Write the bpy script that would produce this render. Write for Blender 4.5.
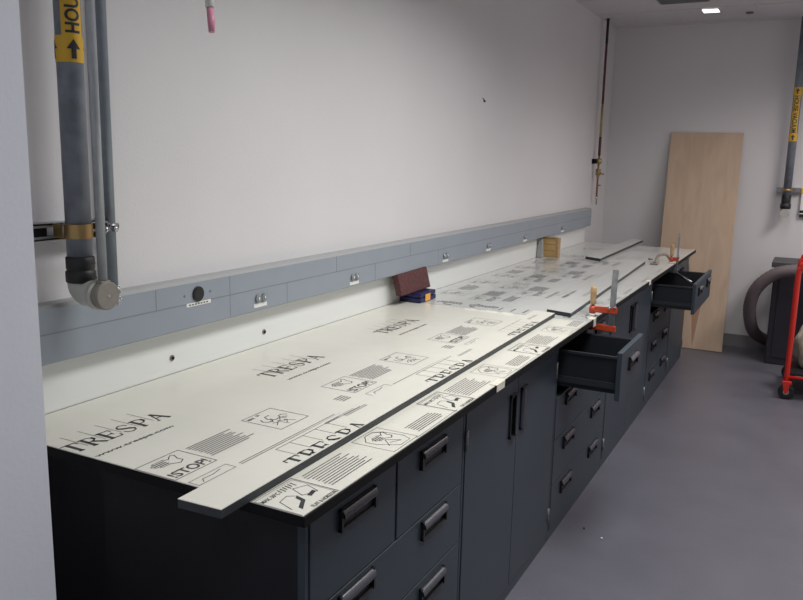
import bpy, bmesh, math, random
from mathutils import Vector, Matrix
for o in list(bpy.data.objects): bpy.data.objects.remove(o)
scene = bpy.context.scene
C = scene.collection
random.seed(7)
PI = math.pi

# ---------------------------------------------------------------- camera
cp = Vector((1.7468, -1.1651, 1.6024)); yaw, pitch, roll, fpx = 0.4807, 0.1806, 0.0224, 777.9
d = Vector((-math.sin(yaw)*math.cos(pitch), math.cos(yaw)*math.cos(pitch), -math.sin(pitch)))
r0 = Vector((math.cos(yaw), math.sin(yaw), 0)); u0 = r0.cross(d)
rr = r0*math.cos(roll) + u0*math.sin(roll); uu = -r0*math.sin(roll) + u0*math.cos(roll)
cam = bpy.data.cameras.new('camera'); co = bpy.data.objects.new('camera', cam); C.objects.link(co)
co.matrix_world = Matrix(((rr.x, uu.x, -d.x, cp.x), (rr.y, uu.y, -d.y, cp.y), (rr.z, uu.z, -d.z, cp.z), (0, 0, 0, 1)))
cam.sensor_width = 36; cam.lens = fpx/803*36; cam.clip_start = .02
scene.camera = co

# ---------------------------------------------------------------- world, lights, exposure
w = bpy.data.worlds.new('world'); scene.world = w; w.use_nodes = True
w.node_tree.nodes['Background'].inputs[0].default_value = (.8, .85, 1, 1)
w.node_tree.nodes['Background'].inputs[1].default_value = .01
def area(name, loc, sx, sy, power, col, spread=180, rot=(0, 0, 0)):
    l = bpy.data.lights.new(name, 'AREA'); l.shape = 'RECTANGLE'; l.size = sx; l.size_y = sy
    l.energy = power; l.color = col; l.spread = math.radians(spread)
    o = bpy.data.objects.new(name, l); C.objects.link(o); o.location = loc; o.rotation_euler = rot
    return o
area('ceiling_lamp_entrance', (1.5, -1.8, 2.78), .6, 1.2, 17, (.92, .95, 1), 150)
area('ceiling_lamp_near', (1.5, 0.9, 2.78), .6, 1.2, 22, (1, .99, .98), 150)
area('ceiling_lamp_middle', (1.5, 2.1, 2.78), .6, 1.2, 27, (1, .99, .98), 150)
area('ceiling_lamp_far', (1.5, 4.6, 2.78), .6, 1.2, 8, (1, .94, .92), 150)
area('ceiling_lamp_aisle', (2.8, 4.6, 2.78), .6, 1.2, 44, (1, .93, .92), 150)
scene.view_settings.view_transform = 'Standard'; scene.view_settings.look = 'None'
scene.view_settings.gamma = 1; scene.view_settings.use_curve_mapping = False
scene.view_settings.exposure = 0.0

# ---------------------------------------------------------------- materials
def mat(name, col, rough=.6, metal=0, noise=0, nscale=20, bump=0, bscale=200, spec=.5, col2=None, emit=0, coat=0):
    m = bpy.data.materials.new(name); m.use_nodes = True; nt = m.node_tree; b = nt.nodes['Principled BSDF']
    b.inputs['Base Color'].default_value = (*col, 1); b.inputs['Roughness'].default_value = rough
    b.inputs['Metallic'].default_value = metal; b.inputs['Specular IOR Level'].default_value = spec
    if coat: b.inputs['Coat Weight'].default_value = coat; b.inputs['Coat Roughness'].default_value = .12
    if emit: b.inputs['Emission Color'].default_value = (*col, 1); b.inputs['Emission Strength'].default_value = emit
    tc = nt.nodes.new('ShaderNodeTexCoord')
    if noise or col2:
        n = nt.nodes.new('ShaderNodeTexNoise'); n.inputs['Scale'].default_value = nscale; n.inputs['Detail'].default_value = 6
        nt.links.new(tc.outputs['Object'], n.inputs['Vector'])
        rp = nt.nodes.new('ShaderNodeValToRGB')
        c2 = col2 or tuple(c*(1-noise) for c in col)
        rp.color_ramp.elements[0].position = .35; rp.color_ramp.elements[0].color = (*c2, 1)
        rp.color_ramp.elements[1].position = .65; rp.color_ramp.elements[1].color = (*col, 1)
        nt.links.new(n.outputs['Fac'], rp.inputs['Fac']); nt.links.new(rp.outputs['Color'], b.inputs['Base Color'])
    if bump:
        n2 = nt.nodes.new('ShaderNodeTexNoise'); n2.inputs['Scale'].default_value = bscale; n2.inputs['Detail'].default_value = 4
        nt.links.new(tc.outputs['Object'], n2.inputs['Vector'])
        bp = nt.nodes.new('ShaderNodeBump'); bp.inputs['Strength'].default_value = bump; bp.inputs['Distance'].default_value = .01
        nt.links.new(n2.outputs['Fac'], bp.inputs['Height']); nt.links.new(bp.outputs['Normal'], b.inputs['Normal'])
    return m
M = {}
M['wall'] = mat('wall_paint', (.68, .668, .675), .75, noise=.03, nscale=1.6, bump=.08, bscale=120)
M['pillar'] = mat('pillar_paint', (.69, .71, .765), .8, noise=.03, nscale=3, bump=.05, bscale=90)
M['backsplash'] = mat('backsplash', (.80, .82, .80), .3)
M['race'] = mat('raceway_grey', (.285, .325, .37), .45, noise=.04, nscale=8)
M['race_top'] = mat('raceway_bevel', (.36, .37, .37), .5)
M['groove'] = mat('groove', (.20, .22, .24), .7)
M['black'] = mat('black_plastic', (.012, .012, .014), .4, noise=.2)
M['dark'] = mat('black_panel_core', (.004, .004, .005), .6, spec=.2, noise=.2, nscale=40)
M['edge'] = mat('cut_panel_edge', (.034, .039, .046), .55, noise=.25, nscale=60)
M['cab'] = mat('cabinet_slate', (.036, .052, .067), .45, noise=.05, nscale=6)
M['cabdark'] = mat('cabinet_carcass', (.0055, .006, .009), .6, noise=.08, nscale=10)
M['drawer'] = mat('drawer_side', (.011, .013, .018), .5, noise=.08, nscale=10)
M['rail'] = mat('drawer_rail', (.025, .028, .034), .4)
M['grip'] = mat('handle_grip', (.055, .058, .072), .27)
M['steel'] = mat('galvanised_steel', (.42, .44, .47), .35, .9, noise=.25, nscale=30)
M['hinge'] = mat('hinge_steel', (.22, .22, .23), .4, .6)
M['chrome'] = mat('bright_steel', (.65, .65, .66), .22, 1)
M['film'] = mat('film_cream', (.73, .72, .635), .22, noise=.04, nscale=5, bump=.05, bscale=14, spec=.5)
M['film2'] = mat('film_pale', (.60, .615, .585), .15, noise=.05, nscale=4, bump=.05, bscale=12, spec=.5)
M['ink'] = mat('print_ink', (.035, .035, .04), .5)
M['inkg'] = mat('print_ink_fine', (.13, .13, .13), .5)
M['inkf'] = mat('print_ink_faint', (.22, .23, .22), .4)
M['tape'] = mat('masking_tape', (.72, .68, .58), .7, noise=.1, nscale=60)
M['pipe'] = mat('pipe_grey', (.20, .225, .27), .45, noise=.25, nscale=25, bump=.05)
M['pipe2'] = mat('conduit_grey', (.40, .43, .46), .3, .3, noise=.1, nscale=30)
M['pipe3'] = mat('conduit_dark_grey', (.24, .28, .32), .38, .3, noise=.1, nscale=30)
M['rubber'] = mat('black_rubber', (.012, .012, .013), .5, noise=.2)
M['elbow'] = mat('elbow_white', (.48, .48, .45), .5, noise=.1)
M['cap'] = mat('inlet_cap', (.24, .225, .195), .5, noise=.12, nscale=50)
M['brass'] = mat('zinc_yellow_clamp', (.46, .27, .11), .35, .8, noise=.3, nscale=40, col2=(.36, .30, .14))
M['yellow'] = mat('label_yellow', (.72, .43, .03), .45, noise=.05)
M['white'] = mat('white_plastic', (.8, .8, .78), .5)
M['floor'] = mat('vinyl_floor', (.112, .110, .134), .38, noise=.13, nscale=3.5, bump=.06, bscale=60)
M['ceil'] = mat('ceiling_tile', (.60, .58, .60), .9, noise=.04, nscale=40, bump=.15, bscale=80)
M['base'] = mat('vinyl_baseboard', (.22, .215, .225), .5, noise=.05)
M['red'] = mat('red_paint', (.62, .028, .018), .35, noise=.08)
M['orange'] = mat('orange_clamp_paint', (.50, .065, .022), .4, noise=.12, nscale=60)
M['wood'] = mat('handle_wood', (.50, .33, .17), .55, noise=.2, nscale=50)
M['navy'] = mat('navy_case', (.012, .014, .085), .35, noise=.15)
M['brown'] = mat('red_brown_slab', (.115, .035, .035), .6, noise=.45, nscale=70, bump=.3, bscale=150)
M['amber'] = mat('orange_latch', (.85, .42, .08), .5)
M['hose'] = mat('grey_hose', (.16, .13, .135), .6, noise=.1)
M['box'] = mat('charcoal_box', (.020, .016, .026), .55, noise=.15)
M['boxtop'] = mat('charcoal_rim', (.05, .05, .055), .5)
M['sack'] = mat('beige_cloth', (.42, .36, .29), .8, noise=.3, nscale=18, bump=.5, bscale=25)
M['tan'] = mat('tan_metal', (.30, .26, .22), .45, .3, noise=.2)
M['copper'] = mat('copper_pipe', (.42, .17, .10), .4, .6, noise=.3, nscale=30)
M['dred'] = mat('dark_red_pipe', (.10, .022, .028), .5, noise=.2)
M['brassv'] = mat('brass_valve', (.42, .34, .15), .35, .8, noise=.2)
M['pink'] = mat('pink_plastic', (.72, .30, .42), .4, noise=.1)
M['vent'] = mat('vent_grey', (.16, .17, .16), .6)
M['lamp'] = mat('lamp_glass', (1, .98, .97), .5, emit=2.2)
def wood_mat(name, a, b, sc, rot=0, wedge=False):
    m = bpy.data.materials.new(name); m.use_nodes = True; nt = m.node_tree; p = nt.nodes['Principled BSDF']
    tc = nt.nodes.new('ShaderNodeTexCoord'); mp = nt.nodes.new('ShaderNodeMapping'); mp.inputs['Scale'].default_value = sc
    n = nt.nodes.new('ShaderNodeTexNoise'); n.inputs['Scale'].default_value = 3; n.inputs['Detail'].default_value = 8; n.inputs['Distortion'].default_value = .6
    rp = nt.nodes.new('ShaderNodeValToRGB'); rp.color_ramp.elements[0].position = .3; rp.color_ramp.elements[1].position = .7
    rp.color_ramp.elements[0].color = (*a, 1); rp.color_ramp.elements[1].color = (*b, 1)
    L = nt.links.new
    L(tc.outputs['Object'], mp.inputs[0]); L(mp.outputs[0], n.inputs['Vector']); L(n.outputs['Fac'], rp.inputs[0])
    p.inputs['Roughness'].default_value = .6
    if wedge:   # a reddish wedge, wider towards its top
        sp = nt.nodes.new('ShaderNodeSeparateXYZ'); L(tc.outputs['Object'], sp.inputs[0])
        def mth(op, x, y):
            k = nt.nodes.new('ShaderNodeMath'); k.operation = op
            for i, q in enumerate((x, y)):
                if isinstance(q, (int, float)): k.inputs[i].default_value = q
                else: L(q, k.inputs[i])
            return k.outputs[0]
        zz = sp.outputs['Z']
        cx = mth('ABSOLUTE', mth('SUBTRACT', sp.outputs['X'], wedge[0]), 0)
        wid = mth('MULTIPLY', mth('SUBTRACT', zz, .02), .11)
        f = mth('MULTIPLY', mth('LESS_THAN', cx, wid), mth('LESS_THAN', zz, wedge[1]))
        f = mth('MULTIPLY', f, .55)
        mx = nt.nodes.new('ShaderNodeMixRGB'); L(f, mx.inputs[0]); L(rp.outputs[0], mx.inputs[1]); mx.inputs[2].default_value = (.28, .09, .03, 1)
        L(mx.outputs[0], p.inputs['Base Color'])
    else: L(rp.outputs[0], p.inputs['Base Color'])
    return m
M['ply'] = wood_mat('plywood', (.50, .37, .26), (.585, .45, .33), (5, 5, .5), wedge=(.93, .40))
M['pine'] = wood_mat('pine', (.50, .30, .10), (.72, .50, .22), (1, 1, 9))

# ---------------------------------------------------------------- mesh helpers
def box(bm, a, b, mi=0, bev=0):
    a, b = [min(x, y) for x, y in zip(a, b)], [max(x, y) for x, y in zip(a, b)]
    vs = [bm.verts.new((x, y, z)) for x in (a[0], b[0]) for y in (a[1], b[1]) for z in (a[2], b[2])]
    fs = [(0, 1, 3, 2), (4, 6, 7, 5), (0, 4, 5, 1), (2, 3, 7, 6), (0, 2, 6, 4), (1, 5, 7, 3)]
    out = []
    for f in fs:
        q = bm.faces.new([vs[i] for i in f]); q.material_index = mi; out.append(q)
    if bev:
        es = list({e for f in out for e in f.edges})
        rb = bmesh.ops.bevel(bm, geom=es, offset=bev, segments=2, profile=.5, affect='EDGES')
        for f in rb['faces']: f.material_index = mi
    return vs
def hexa(bm, pts, mi=0):
    """8 points: bottom quad then top quad, same winding"""
    vs = [bm.verts.new(p) for p in pts]
    for f in ((3, 2, 1, 0), (4, 5, 6, 7), (0, 1, 5, 4), (1, 2, 6, 5), (2, 3, 7, 6), (3, 0, 4, 7)):
        bm.faces.new([vs[i] for i in f]).material_index = mi
def tube(bm, pts, r, seg=16, mi=0, cap=True, rfun=None):
    pts = [Vector(p) for p in pts]; n = len(pts); rings = []
    t = (pts[1]-pts[0]).normalized()
    a = t.orthogonal().normalized()
    for i, p in enumerate(pts):
        if i == 0: tt = (pts[1]-pts[0])
        elif i == n-1: tt = (pts[-1]-pts[-2])
        else: tt = (pts[i+1]-pts[i]).normalized() + (pts[i]-pts[i-1]).normalized()
        tt = tt.normalized(); a = (a - tt*a.dot(tt)).normalized(); b = tt.cross(a)
        R = rfun(i, n) if rfun else (r[i] if isinstance(r, (list, tuple)) else r)
        rings.append([bm.verts.new(p + a*R*math.cos(2*PI*k/seg) + b*R*math.sin(2*PI*k/seg)) for k in range(seg)])
    for i in range(n-1):
        for k in range(seg):
            f = bm.faces.new((rings[i][k], rings[i][(k+1) % seg], rings[i+1][(k+1) % seg], rings[i+1][k])); f.smooth = True; f.material_index = mi
    if cap:
        bm.faces.new(rings[0][::-1]).material_index = mi; bm.faces.new(rings[-1]).material_index = mi
def cyl(bm, a, b, r, seg=24, mi=0): tube(bm, [a, b], r, seg, mi)
def smooth_path(pts, k=6):
    P = [Vector(p) for p in pts]; out = []
    for i in range(len(P)-1):
        p0 = P[max(i-1, 0)]; p1 = P[i]; p2 = P[i+1]; p3 = P[min(i+2, len(P)-1)]
        for j in range(k):
            t = j/k
            out.append(.5*((2*p1)+(-p0+p2)*t+(2*p0-5*p1+4*p2-p3)*t*t+(-p0+3*p1-3*p2+p3)*t**3))
    out.append(P[-1]); return out
def obj(name, bm, mats, parent=None, recalc=True):
    if recalc: bmesh.ops.recalc_face_normals(bm, faces=bm.faces)
    me = bpy.data.meshes.new(name); bm.to_mesh(me); bm.free()
    for k in (mats if isinstance(mats, (list, tuple)) else [mats]): me.materials.append(M[k])
    o = bpy.data.objects.new(name, me); C.objects.link(o)
    if parent: o.parent = parent; o.matrix_parent_inverse = Matrix.Translation(-Vector(ABS[parent])) if parent in ABS else Matrix()
    return o
ABS = {}     # world position of every empty; children are modelled in world coordinates
def thing(name, label, cat, loc, group=None):
    o = bpy.data.objects.new(name, None); C.objects.link(o); o.location = loc; o.empty_display_size = .05
    ABS[o] = tuple(loc); o['label'] = label; o['category'] = cat
    if group: o['group'] = group
    return o
def tag(o, label, cat, group=None):
    o['label'] = label; o['category'] = cat
    if group: o['group'] = group
    return o
def struct(name, bm, m):
    o = obj(name, bm, m); o['kind'] = 'structure'; return o
def B(): return bmesh.new()
def sbox(name, a, b, m):
    bm = B(); box(bm, a, b); return struct(name, bm, m)
def text_polys(s, size, off=0):
    """triangulated polygons of a line of text (built-in sans font), local xy"""
    cu = bpy.data.curves.new('t', 'FONT'); cu.body = s; cu.size = size; cu.fill_mode = 'FRONT'; cu.resolution_u = 3; cu.offset = off
    o = bpy.data.objects.new('t', cu); C.objects.link(o)
    dg = bpy.context.evaluated_depsgraph_get(); me = bpy.data.meshes.new_from_object(o.evaluated_get(dg))
    out = [[me.vertices[i].co.xy.copy() for i in p.vertices] for p in me.polygons]
    bpy.data.objects.remove(o); bpy.data.curves.remove(cu); bpy.data.meshes.remove(me)
    xs = [v.x for p in out for v in p]; ys = [v.y for p in out for v in p]
    mx, my = min(xs), min(ys); W = max(xs)-mx; H = max(ys)-my
    return [[Vector((v.x-mx, v.y-my)) for v in p] for p in out], W, H

# ---------------------------------------------------------------- room
XR, YN, YF, H = 3.6, -3.0, 6.292, 2.804
sbox('floor', (-.1, YN-.1, -.1), (XR+.1, YF+.1, 0), 'floor')
sbox('wall_left', (-.1, YN, 0), (0, YF, H), 'wall')
sbox('wall_back', (-.1, YF, 0), (XR+.1, YF+.1, H), 'wall')
sbox('wall_right', (XR, YN, 0), (XR+.1, YF, H), 'wall')
sbox('wall_front', (-.1, YN-.1, 0), (XR+.1, YN, H), 'wall')
sbox('wall_near_left', (0, YN, 0), (.50, -.226, H), 'pillar')
ce = sbox('ceiling', (-.1, YN-.1, H), (XR+.1, YF+.1, H+.1), 'ceil')
bm = B()                                              # thin bars of the ceiling grid
for i in range(1, 6): box(bm, (i*.61-.005, YN, H-.003), (i*.61+.005, YF, H+.001))
for i in range(0, 15): box(bm, (0, YF-.12-i*.61-.005, H-.003), (XR, YF-.12-i*.61+.005, H+.001))
g = struct('trim_1', bm, 'ceil')
sbox('baseboard_back', (.02, YF-.012, 0), (XR, YF, .11), 'base')
sbox('baseboard_right', (XR-.012, YN, 0), (XR, YF-.012, .11), 'base')
bm = B(); box(bm, (0, 0, .914), (.008, 5.608, 1.062), bev=.001)
bs = struct('trim_2', bm, 'backsplash')
# small pencil marks on the walls
def quad3(bm, p, q, wv):
    p, q, wv = Vector(p), Vector(q), Vector(wv)
    bm.faces.new([bm.verts.new(x) for x in (p-wv, q-wv, q+wv, p+wv)])
bm = B(); box(bm, (0, 3.155, 1.932), (.0015, 3.185, 1.942)); hexa(bm, [(0, 3.14, 1.949), (.0015, 3.14, 1.949), (.0015, 3.185, 1.932), (0, 3.185, 1.932), (0, 3.14, 1.955), (.0015, 3.14, 1.955), (.0015, 3.185, 1.938), (0, 3.185, 1.938)])
tag(obj('wall_scuff', bm, 'dark'), 'short dark scuff mark high on the long left wall', 'mark')

# ---------------------------------------------------------------- cabinets
CF = .892; TOPZ = .914; UND = .889; CB = .30
def handle(parent, x, y, z, vertical=0):
    """black recessed pull with a grey curved grip; x is the face it sits on"""
    bm = B(); W, Hh = .079, .027
    def P(a, b, o):                                  # a along, b across (grip at +b), o outwards
        return (x+o, y+a, z+b) if not vertical else (x+o, y+vertical*b, z+a)
    def bx(a0, a1, b0, b1, o0, o1, mi):
        p, q = P(a0, b0, o0), P(a1, b1, o1); box(bm, p, q, mi)
    bx(-W, W, -Hh, -Hh+.007, -.001, .007, 0); bx(-W, W, Hh-.006, Hh, -.001, .005, 0)
    bx(-W, -W+.008, -Hh, Hh, -.001, .010, 0); bx(W-.008, W, -Hh, Hh, -.001, .010, 0)
    bx(-W+.008, W-.008, -Hh+.007, Hh-.006, -.001, .0012, 0)
    n = 8; HB, HO = .019, .013                       # curved hood: depth across, depth outwards
    prof = [(Hh-.001, .0015)] + [(Hh-.001-HB*(1-math.cos(i/n*PI/2)), .003+HO*math.sin(i/n*PI/2)) for i in range(n+1)]
    inner = [(b-.0015, max(o-.003, .0013)) for b, o in prof]
    ring = prof + inner[::-1]
    v0 = [bm.verts.new(P(-W+.004, b, o)) for b, o in ring]; v1 = [bm.verts.new(P(W-.004, b, o)) for b, o in ring]
    N = len(ring)
    for i in range(N):
        f = bm.faces.new((v0[i], v0[(i+1) % N], v1[(i+1) % N], v1[i])); f.material_index = 1; f.smooth = i < len(prof)-1
    for sg in (-1, 1):
        e = W-.0035
        vs = [bm.verts.new(P(sg*e, b, o)) for b, o in prof] + [bm.verts.new(P(sg*e, prof[-1][0], .0012))]
        bm.faces.new(vs).material_index = 0
    return obj('handle', bm, ['black', 'grip'], parent)
def drawer(cab, y0, y1, z0, z1, pull=0, hn=2, hz=None):
    bm = B(); x1 = CF+pull
    box(bm, (x1-.02, y0, z0), (x1, y1, z1), 0, .0015)
    o = obj('drawer', bm, 'cab', cab)
    if pull:
        bm = B(); t = .012; a, b = y0+.03, y1-.03; zb, zt = z0+.02, z1-.025; xb = CB+.12+pull
        box(bm, (xb, a, zb), (x1-.021, a+t, zt)); box(bm, (xb, b-t, zb), (x1-.021, b, zt))
        box(bm, (xb, a+t, zb), (x1-.021, b-t, zb+t)); box(bm, (xb, a+t, zb), (xb+t, b-t, zt))
        box(bm, (x1-.032, a+t, zb), (x1-.021, b-t, zt))
        ob = obj('drawer_box', bm, 'drawer', cab)
        for yy in (a-.008, b):
            bm = B(); box(bm, (xb, yy, zt-.008), (x1-.021, yy+.008, zt+.002)); box(bm, (xb, yy, zb+.02), (x1-.024, yy+.008, zb+.045))
            obj('runner', bm, 'rail', cab)
    hz = hz if hz is not None else (z0+z1)/2+.03
    ys = [(y0+y1)/2] if hn == 1 else [y0+(y1-y0)*.235, y0+(y1-y0)*.765]
    for y in ys:
        h = handle(o, x1, y, hz); h.matrix_parent_inverse = Matrix()
    return o
def hinge(parent, y, z):
    bm = B(); cyl(bm, (CF+.002, y, z-.033), (CF+.002, y, z+.033), .0055, 10)
    for k in (-.011, .011): cyl(bm, (CF+.002, y, z+k-.001), (CF+.002, y, z+k+.001), .0066, 10)
    h = obj('hinge', bm, 'hinge', parent); h.matrix_parent_inverse = Matrix(); return h
def door(cab, y0, y1, side):
    """side = +1: hinged at the far edge, -1: at the near edge"""
    bm = B(); box(bm, (CF-.02, y0, .05), (CF, y1, .862), 0, .0015); o = obj('door', bm, 'cab', cab)
    hy = y0+.055 if side > 0 else y1-.055
    h = handle(o, CF, hy, .725, vertical=-1 if side > 0 else 1); h.matrix_parent_inverse = Matrix()
    e = y1-.002 if side > 0 else y0+.002
    hinge(o, e, .765); hinge(o, e, .13)
    return o
def cabinet(y0, y1, label, kind, openz=None, group='slate base cabinets under the worktop'):
    cab = thing('base_cabinet', label, 'cabinet', ((CB+CF)/2, (y0+y1)/2, 0))
    bm = B(); t = .018; a, b = y0+.002, y1-.002; xf = CF-.0215
    box(bm, (CB, a, 0), (xf, a+t, UND)); box(bm, (CB, b-t, 0), (xf, b, UND))
    box(bm, (CB, a+t, 0), (CB+t, b-t, UND)); box(bm, (CB+t, a+t, .03), (xf-.03, b-t, .05))
    box(bm, (CB+t, a+t, UND-.018), (xf, b-t, UND))
    box(bm, (xf-.015, a+t, 0), (xf, b-t, .05))
    obj('carcass', bm, 'cabdark', cab)
    bm = B()                                         # visible face frame: plinth and side stiles
    box(bm, (xf, a, 0), (CF-.004, b, .046)); box(bm, (xf, a, .046), (CF-.003, a+.012, UND)); box(bm, (xf, b-.012, .046), (CF-.003, b, UND))
    box(bm, (xf, a+.012, .866), (CF-.004, b-.012, UND))
    obj('face_frame', bm, 'cab', cab)
    p, q = y0+.017, y1-.017
    if kind == 'doors':
        m = (p+q)/2; door(cab, p, m-.002, -1); door(cab, m+.002, q, 1)
    else:
        m = p+(q-p)*.481
        if kind == 'split':
            drawer(cab, p, m-.006, .664 if openz else .641, .862, openz or 0, 1, .81 if not openz else .79); drawer(cab, m+.006, q, .641, .862, 0, 1, .81)
            box_b = B(); box(box_b, (xf, m-.005, .639), (CF-.004, m+.005, .862)); obj('divider', box_b, 'cab', cab)
        else: drawer(cab, p, q, .668 if openz else .652, .862, openz or 0, 2, .80)
        for z0, z1, hz in ((.452, .637, .60), (.250, .448, .40), (.050, .246, .195)): drawer(cab, p, q, z0, z1, 0, 2, hz)
    return cab
cabinet(.07, .90, 'slate drawer cabinet at the bare near end of the worktop, all drawers closed', 'split')
cabinet(.90, 1.87, 'slate two-door cabinet beside the nearest drawer cabinet', 'doors')
cabinet(1.87, 2.80, 'slate drawer cabinet with its narrow top drawer pulled out, nearest to the red bar clamp', 'split', .252)
cabinet(2.80, 3.95, 'wide slate two-door cabinet between the two cabinets with open drawers', 'doors')
cabinet(3.95, 4.80, 'slate drawer cabinet with its wide top drawer pulled out, holding a steel rod', 'wide', .262)
cabinet(4.80, 5.60, 'slate two-door cabinet at the far end next to the plywood sheet', 'doors')
bm = B(); box(bm, (.02, .12, 0), (CB-.004, .14, UND-.002))  # dark sheet added to stand for the shade in the void behind the cabinets
tag(obj('gap_shade_panel', bm, 'cabdark'), 'dark panel standing in for the shade in the gap behind the nearest cabinet by the wall', 'panel')

# ---------------------------------------------------------------- printed film
class Print:
    gain = 1.0
    """flat ink shapes on a film, coordinates (y along the bench, x across), clipped to a rectangle"""
    def __init__(s, bm, z, y0, y1, x0, x1, dy=0, dx=0, flip=None, inks=(1, 2)):
        s.bm, s.z, s.c, s.dy, s.dx, s.flip, s.inks = bm, z+.0004, (y0+.002, y1-.002, x0+.002, x1-.002), dy, dx, flip, inks
    def poly(s, pts, ink=0):
        P = [(s.dy+a, s.dx+b) for a, b in pts]
        if s.flip: P = [(2*s.flip[0]-a, 2*s.flip[1]-b) for a, b in P]
        y0, y1, x0, x1 = s.c
        for ax, lim, sg in ((0, y0, 1), (0, y1, -1), (1, x0, 1), (1, x1, -1)):
            out = []
            for i in range(len(P)):
                p, q = P[i-1], P[i]; ip, iq = (p[ax]-lim)*sg >= 0, (q[ax]-lim)*sg >= 0
                if ip != iq:
                    t = (lim-p[ax])/(q[ax]-p[ax]); out.append((p[0]+(q[0]-p[0])*t, p[1]+(q[1]-p[1])*t))
                if iq: out.append(q)
            P = out
            if len(P) < 3: return
        try:
            f = s.bm.faces.new([s.bm.verts.new((b, a, s.z)) for a, b in P]); f.material_index = s.inks[ink]
            f.normal_update()
            if f.normal.z < 0: f.normal_flip()
        except ValueError: pass
    def line(s, pts, w=.002, ink=0):
        w *= s.gain
        for (a, b), (c, e) in zip(pts, pts[1:]):
            L = math.hypot(c-a, e-b)
            if L < 1e-6: continue
            n = (-(e-b)/L*w/2, (c-a)/L*w/2); t = ((c-a)/L*w*.3, (e-b)/L*w*.3)
            s.poly([(a-t[0]-n[0], b-t[1]-n[1]), (c+t[0]-n[0], e+t[1]-n[1]), (c+t[0]+n[0], e+t[1]+n[1]), (a-t[0]+n[0], b-t[1]+n[1])], ink)
    def rect(s, y0, y1, x0, x1, w=.0022, ink=0): s.line([(y0, x0), (y1, x0), (y1, x1), (y0, x1), (y0, x0)], w, ink)
    def text(s, body, y, x, height, width=None, ink=0):
        polys, W, Hh = TX(body); k = height/Hh; kx = (width/W) if width else k
        for p in polys: s.poly([(y+v.x*kx, x-v.y*k) for v in p], ink)
    def lines(s, y0, y1, x0, x1, n, ink=1, w=.0035, jit=.25):
        for i in range(n):
            x = x0+(x1-x0)*i/(n-1); e = y1-(y1-y0)*jit*rnd.random(); st = y0+(y1-y0)*.05*rnd.random()
            y = st
            while y < e:                                # words
                q = min(e, y+rnd.uniform(.012, .03)); s.line([(y, x), (q, x)], w, ink); y = q+.002
rnd = random.Random(3)
_tx = {}
def TX(body):
    if body not in _tx: _tx[body] = text_polys(body, 1, .022)
    return _tx[body]
def glyphs(P, y, x, wd, h):
    """six wide serif capitals drawn from strokes; (y, x) = left end of the base line"""
    adv = wd/6; a = adv*.80
    def S(k, pts, w, ink=0): P.line([(y+k*adv+p*a, x-q*h) for p, q in pts], w, ink)
    T, t, sr = .0105, .0042, .0036
    def foot(k, c, q=0, r=.17): S(k, [(c-r, q), (c+r, q)], sr)
    # T
    S(0, [(.5, 0), (.5, 1)], T); S(0, [(-.02, 1), (1.02, 1)], t); S(0, [(0, 1), (-.03, .78)], t); S(0, [(1, 1), (1.03, .78)], t); foot(0, .5)
    # R
    S(1, [(.2, 0), (.2, 1)], T); foot(1, .2); S(1, [(.0, 1), (.6, 1), (.82, .88), (.84, .68), (.62, .52), (.2, .5)], t)
    S(1, [(.82, .88), (.84, .68)], T*.8); S(1, [(.5, .5), (.95, 0)], T*.9); foot(1, 1.0, 0, .1)
    # E
    S(2, [(.2, 0), (.2, 1)], T); S(2, [(0, 1), (.88, 1), (.90, .8)], t); S(2, [(0, 0), (.9, 0), (.94, .22)], t); S(2, [(.2, .52), (.7, .52)], t); S(2, [(.7, .62), (.7, .42)], t)
    # S
    S(3, [(.85, .78), (.8, .94), (.5, 1.02), (.22, .92), (.15, .75)], t); S(3, [(.15, .75), (.3, .58), (.65, .42), (.85, .25)], T*.9); S(3, [(.85, .25), (.75, .06), (.45, -.02), (.15, .08), (.08, .27)], t)
    # P
    S(4, [(.2, 0), (.2, 1)], T); foot(4, .2); S(4, [(.0, 1), (.6, 1), (.84, .88), (.86, .66), (.62, .48), (.2, .46)], t); S(4, [(.84, .88), (.86, .66)], T*.8)
    # A
    S(5, [(.08, 0), (.5, 1)], t); S(5, [(.5, 1), (.92, 0)], T); S(5, [(.24, .36), (.74, .36)], t); foot(5, .06, 0, .12); foot(5, .92, 0, .13)
def logo(P, y, x, wd=.315, h=.054, box_top=False):
    glyphs(P, y, x, wd, h); adv = wd/6
    for k in range(1, 6):
        yy = y+k*adv-.004; P.line([(yy, x-h-.058), (yy, x-h*(.25 if not box_top else .95))], .0016, 0)
    if box_top: P.line([(y+adv-.004, x-h-.058), (y+wd, x-h-.058)], .0018, 0)
    if not box_top: P.text('www.trespa.com', y+.008, x+.068, .0155, .245, 0)
def hand(P, y, x, s, ink=0):
    k = s*.62
    for q in range(4):                                 # four finger outlines pointing left
        b = .06+q*.15; L = (.12, .0, .04, .16)[q]
        P.line([(y+s*.50, x+k*b), (y+s*(L+.04), x+k*b), (y+s*L, x+k*(b+.06)), (y+s*(L+.04), x+k*(b+.12)), (y+s*.50, x+k*(b+.12))], .0020, ink)
    P.line([(y+s*.50, x+k*.03), (y+s*.66, x+k*.22), (y+s*.78, x+k*.05), (y+s*.90, x+k*-.06), (y+s*.97, x+k*.06), (y+s*.86, x+k*.42), (y+s*.88, x+k*.72), (y+s*.70, x+k*.88), (y+s*.50, x+k*.66)], .0024, ink)
def stopbox(P, y, x):
    P.rect(y, y+.132, x, x+.119); hand(P, y+.022, x+.012, .085); P.text('!STOP!', y+.010, x+.113, .031, .113, 0)
    P.lines(y+.146, y+.315, x+.010, x+.090, 10, 1, .0042)
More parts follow.
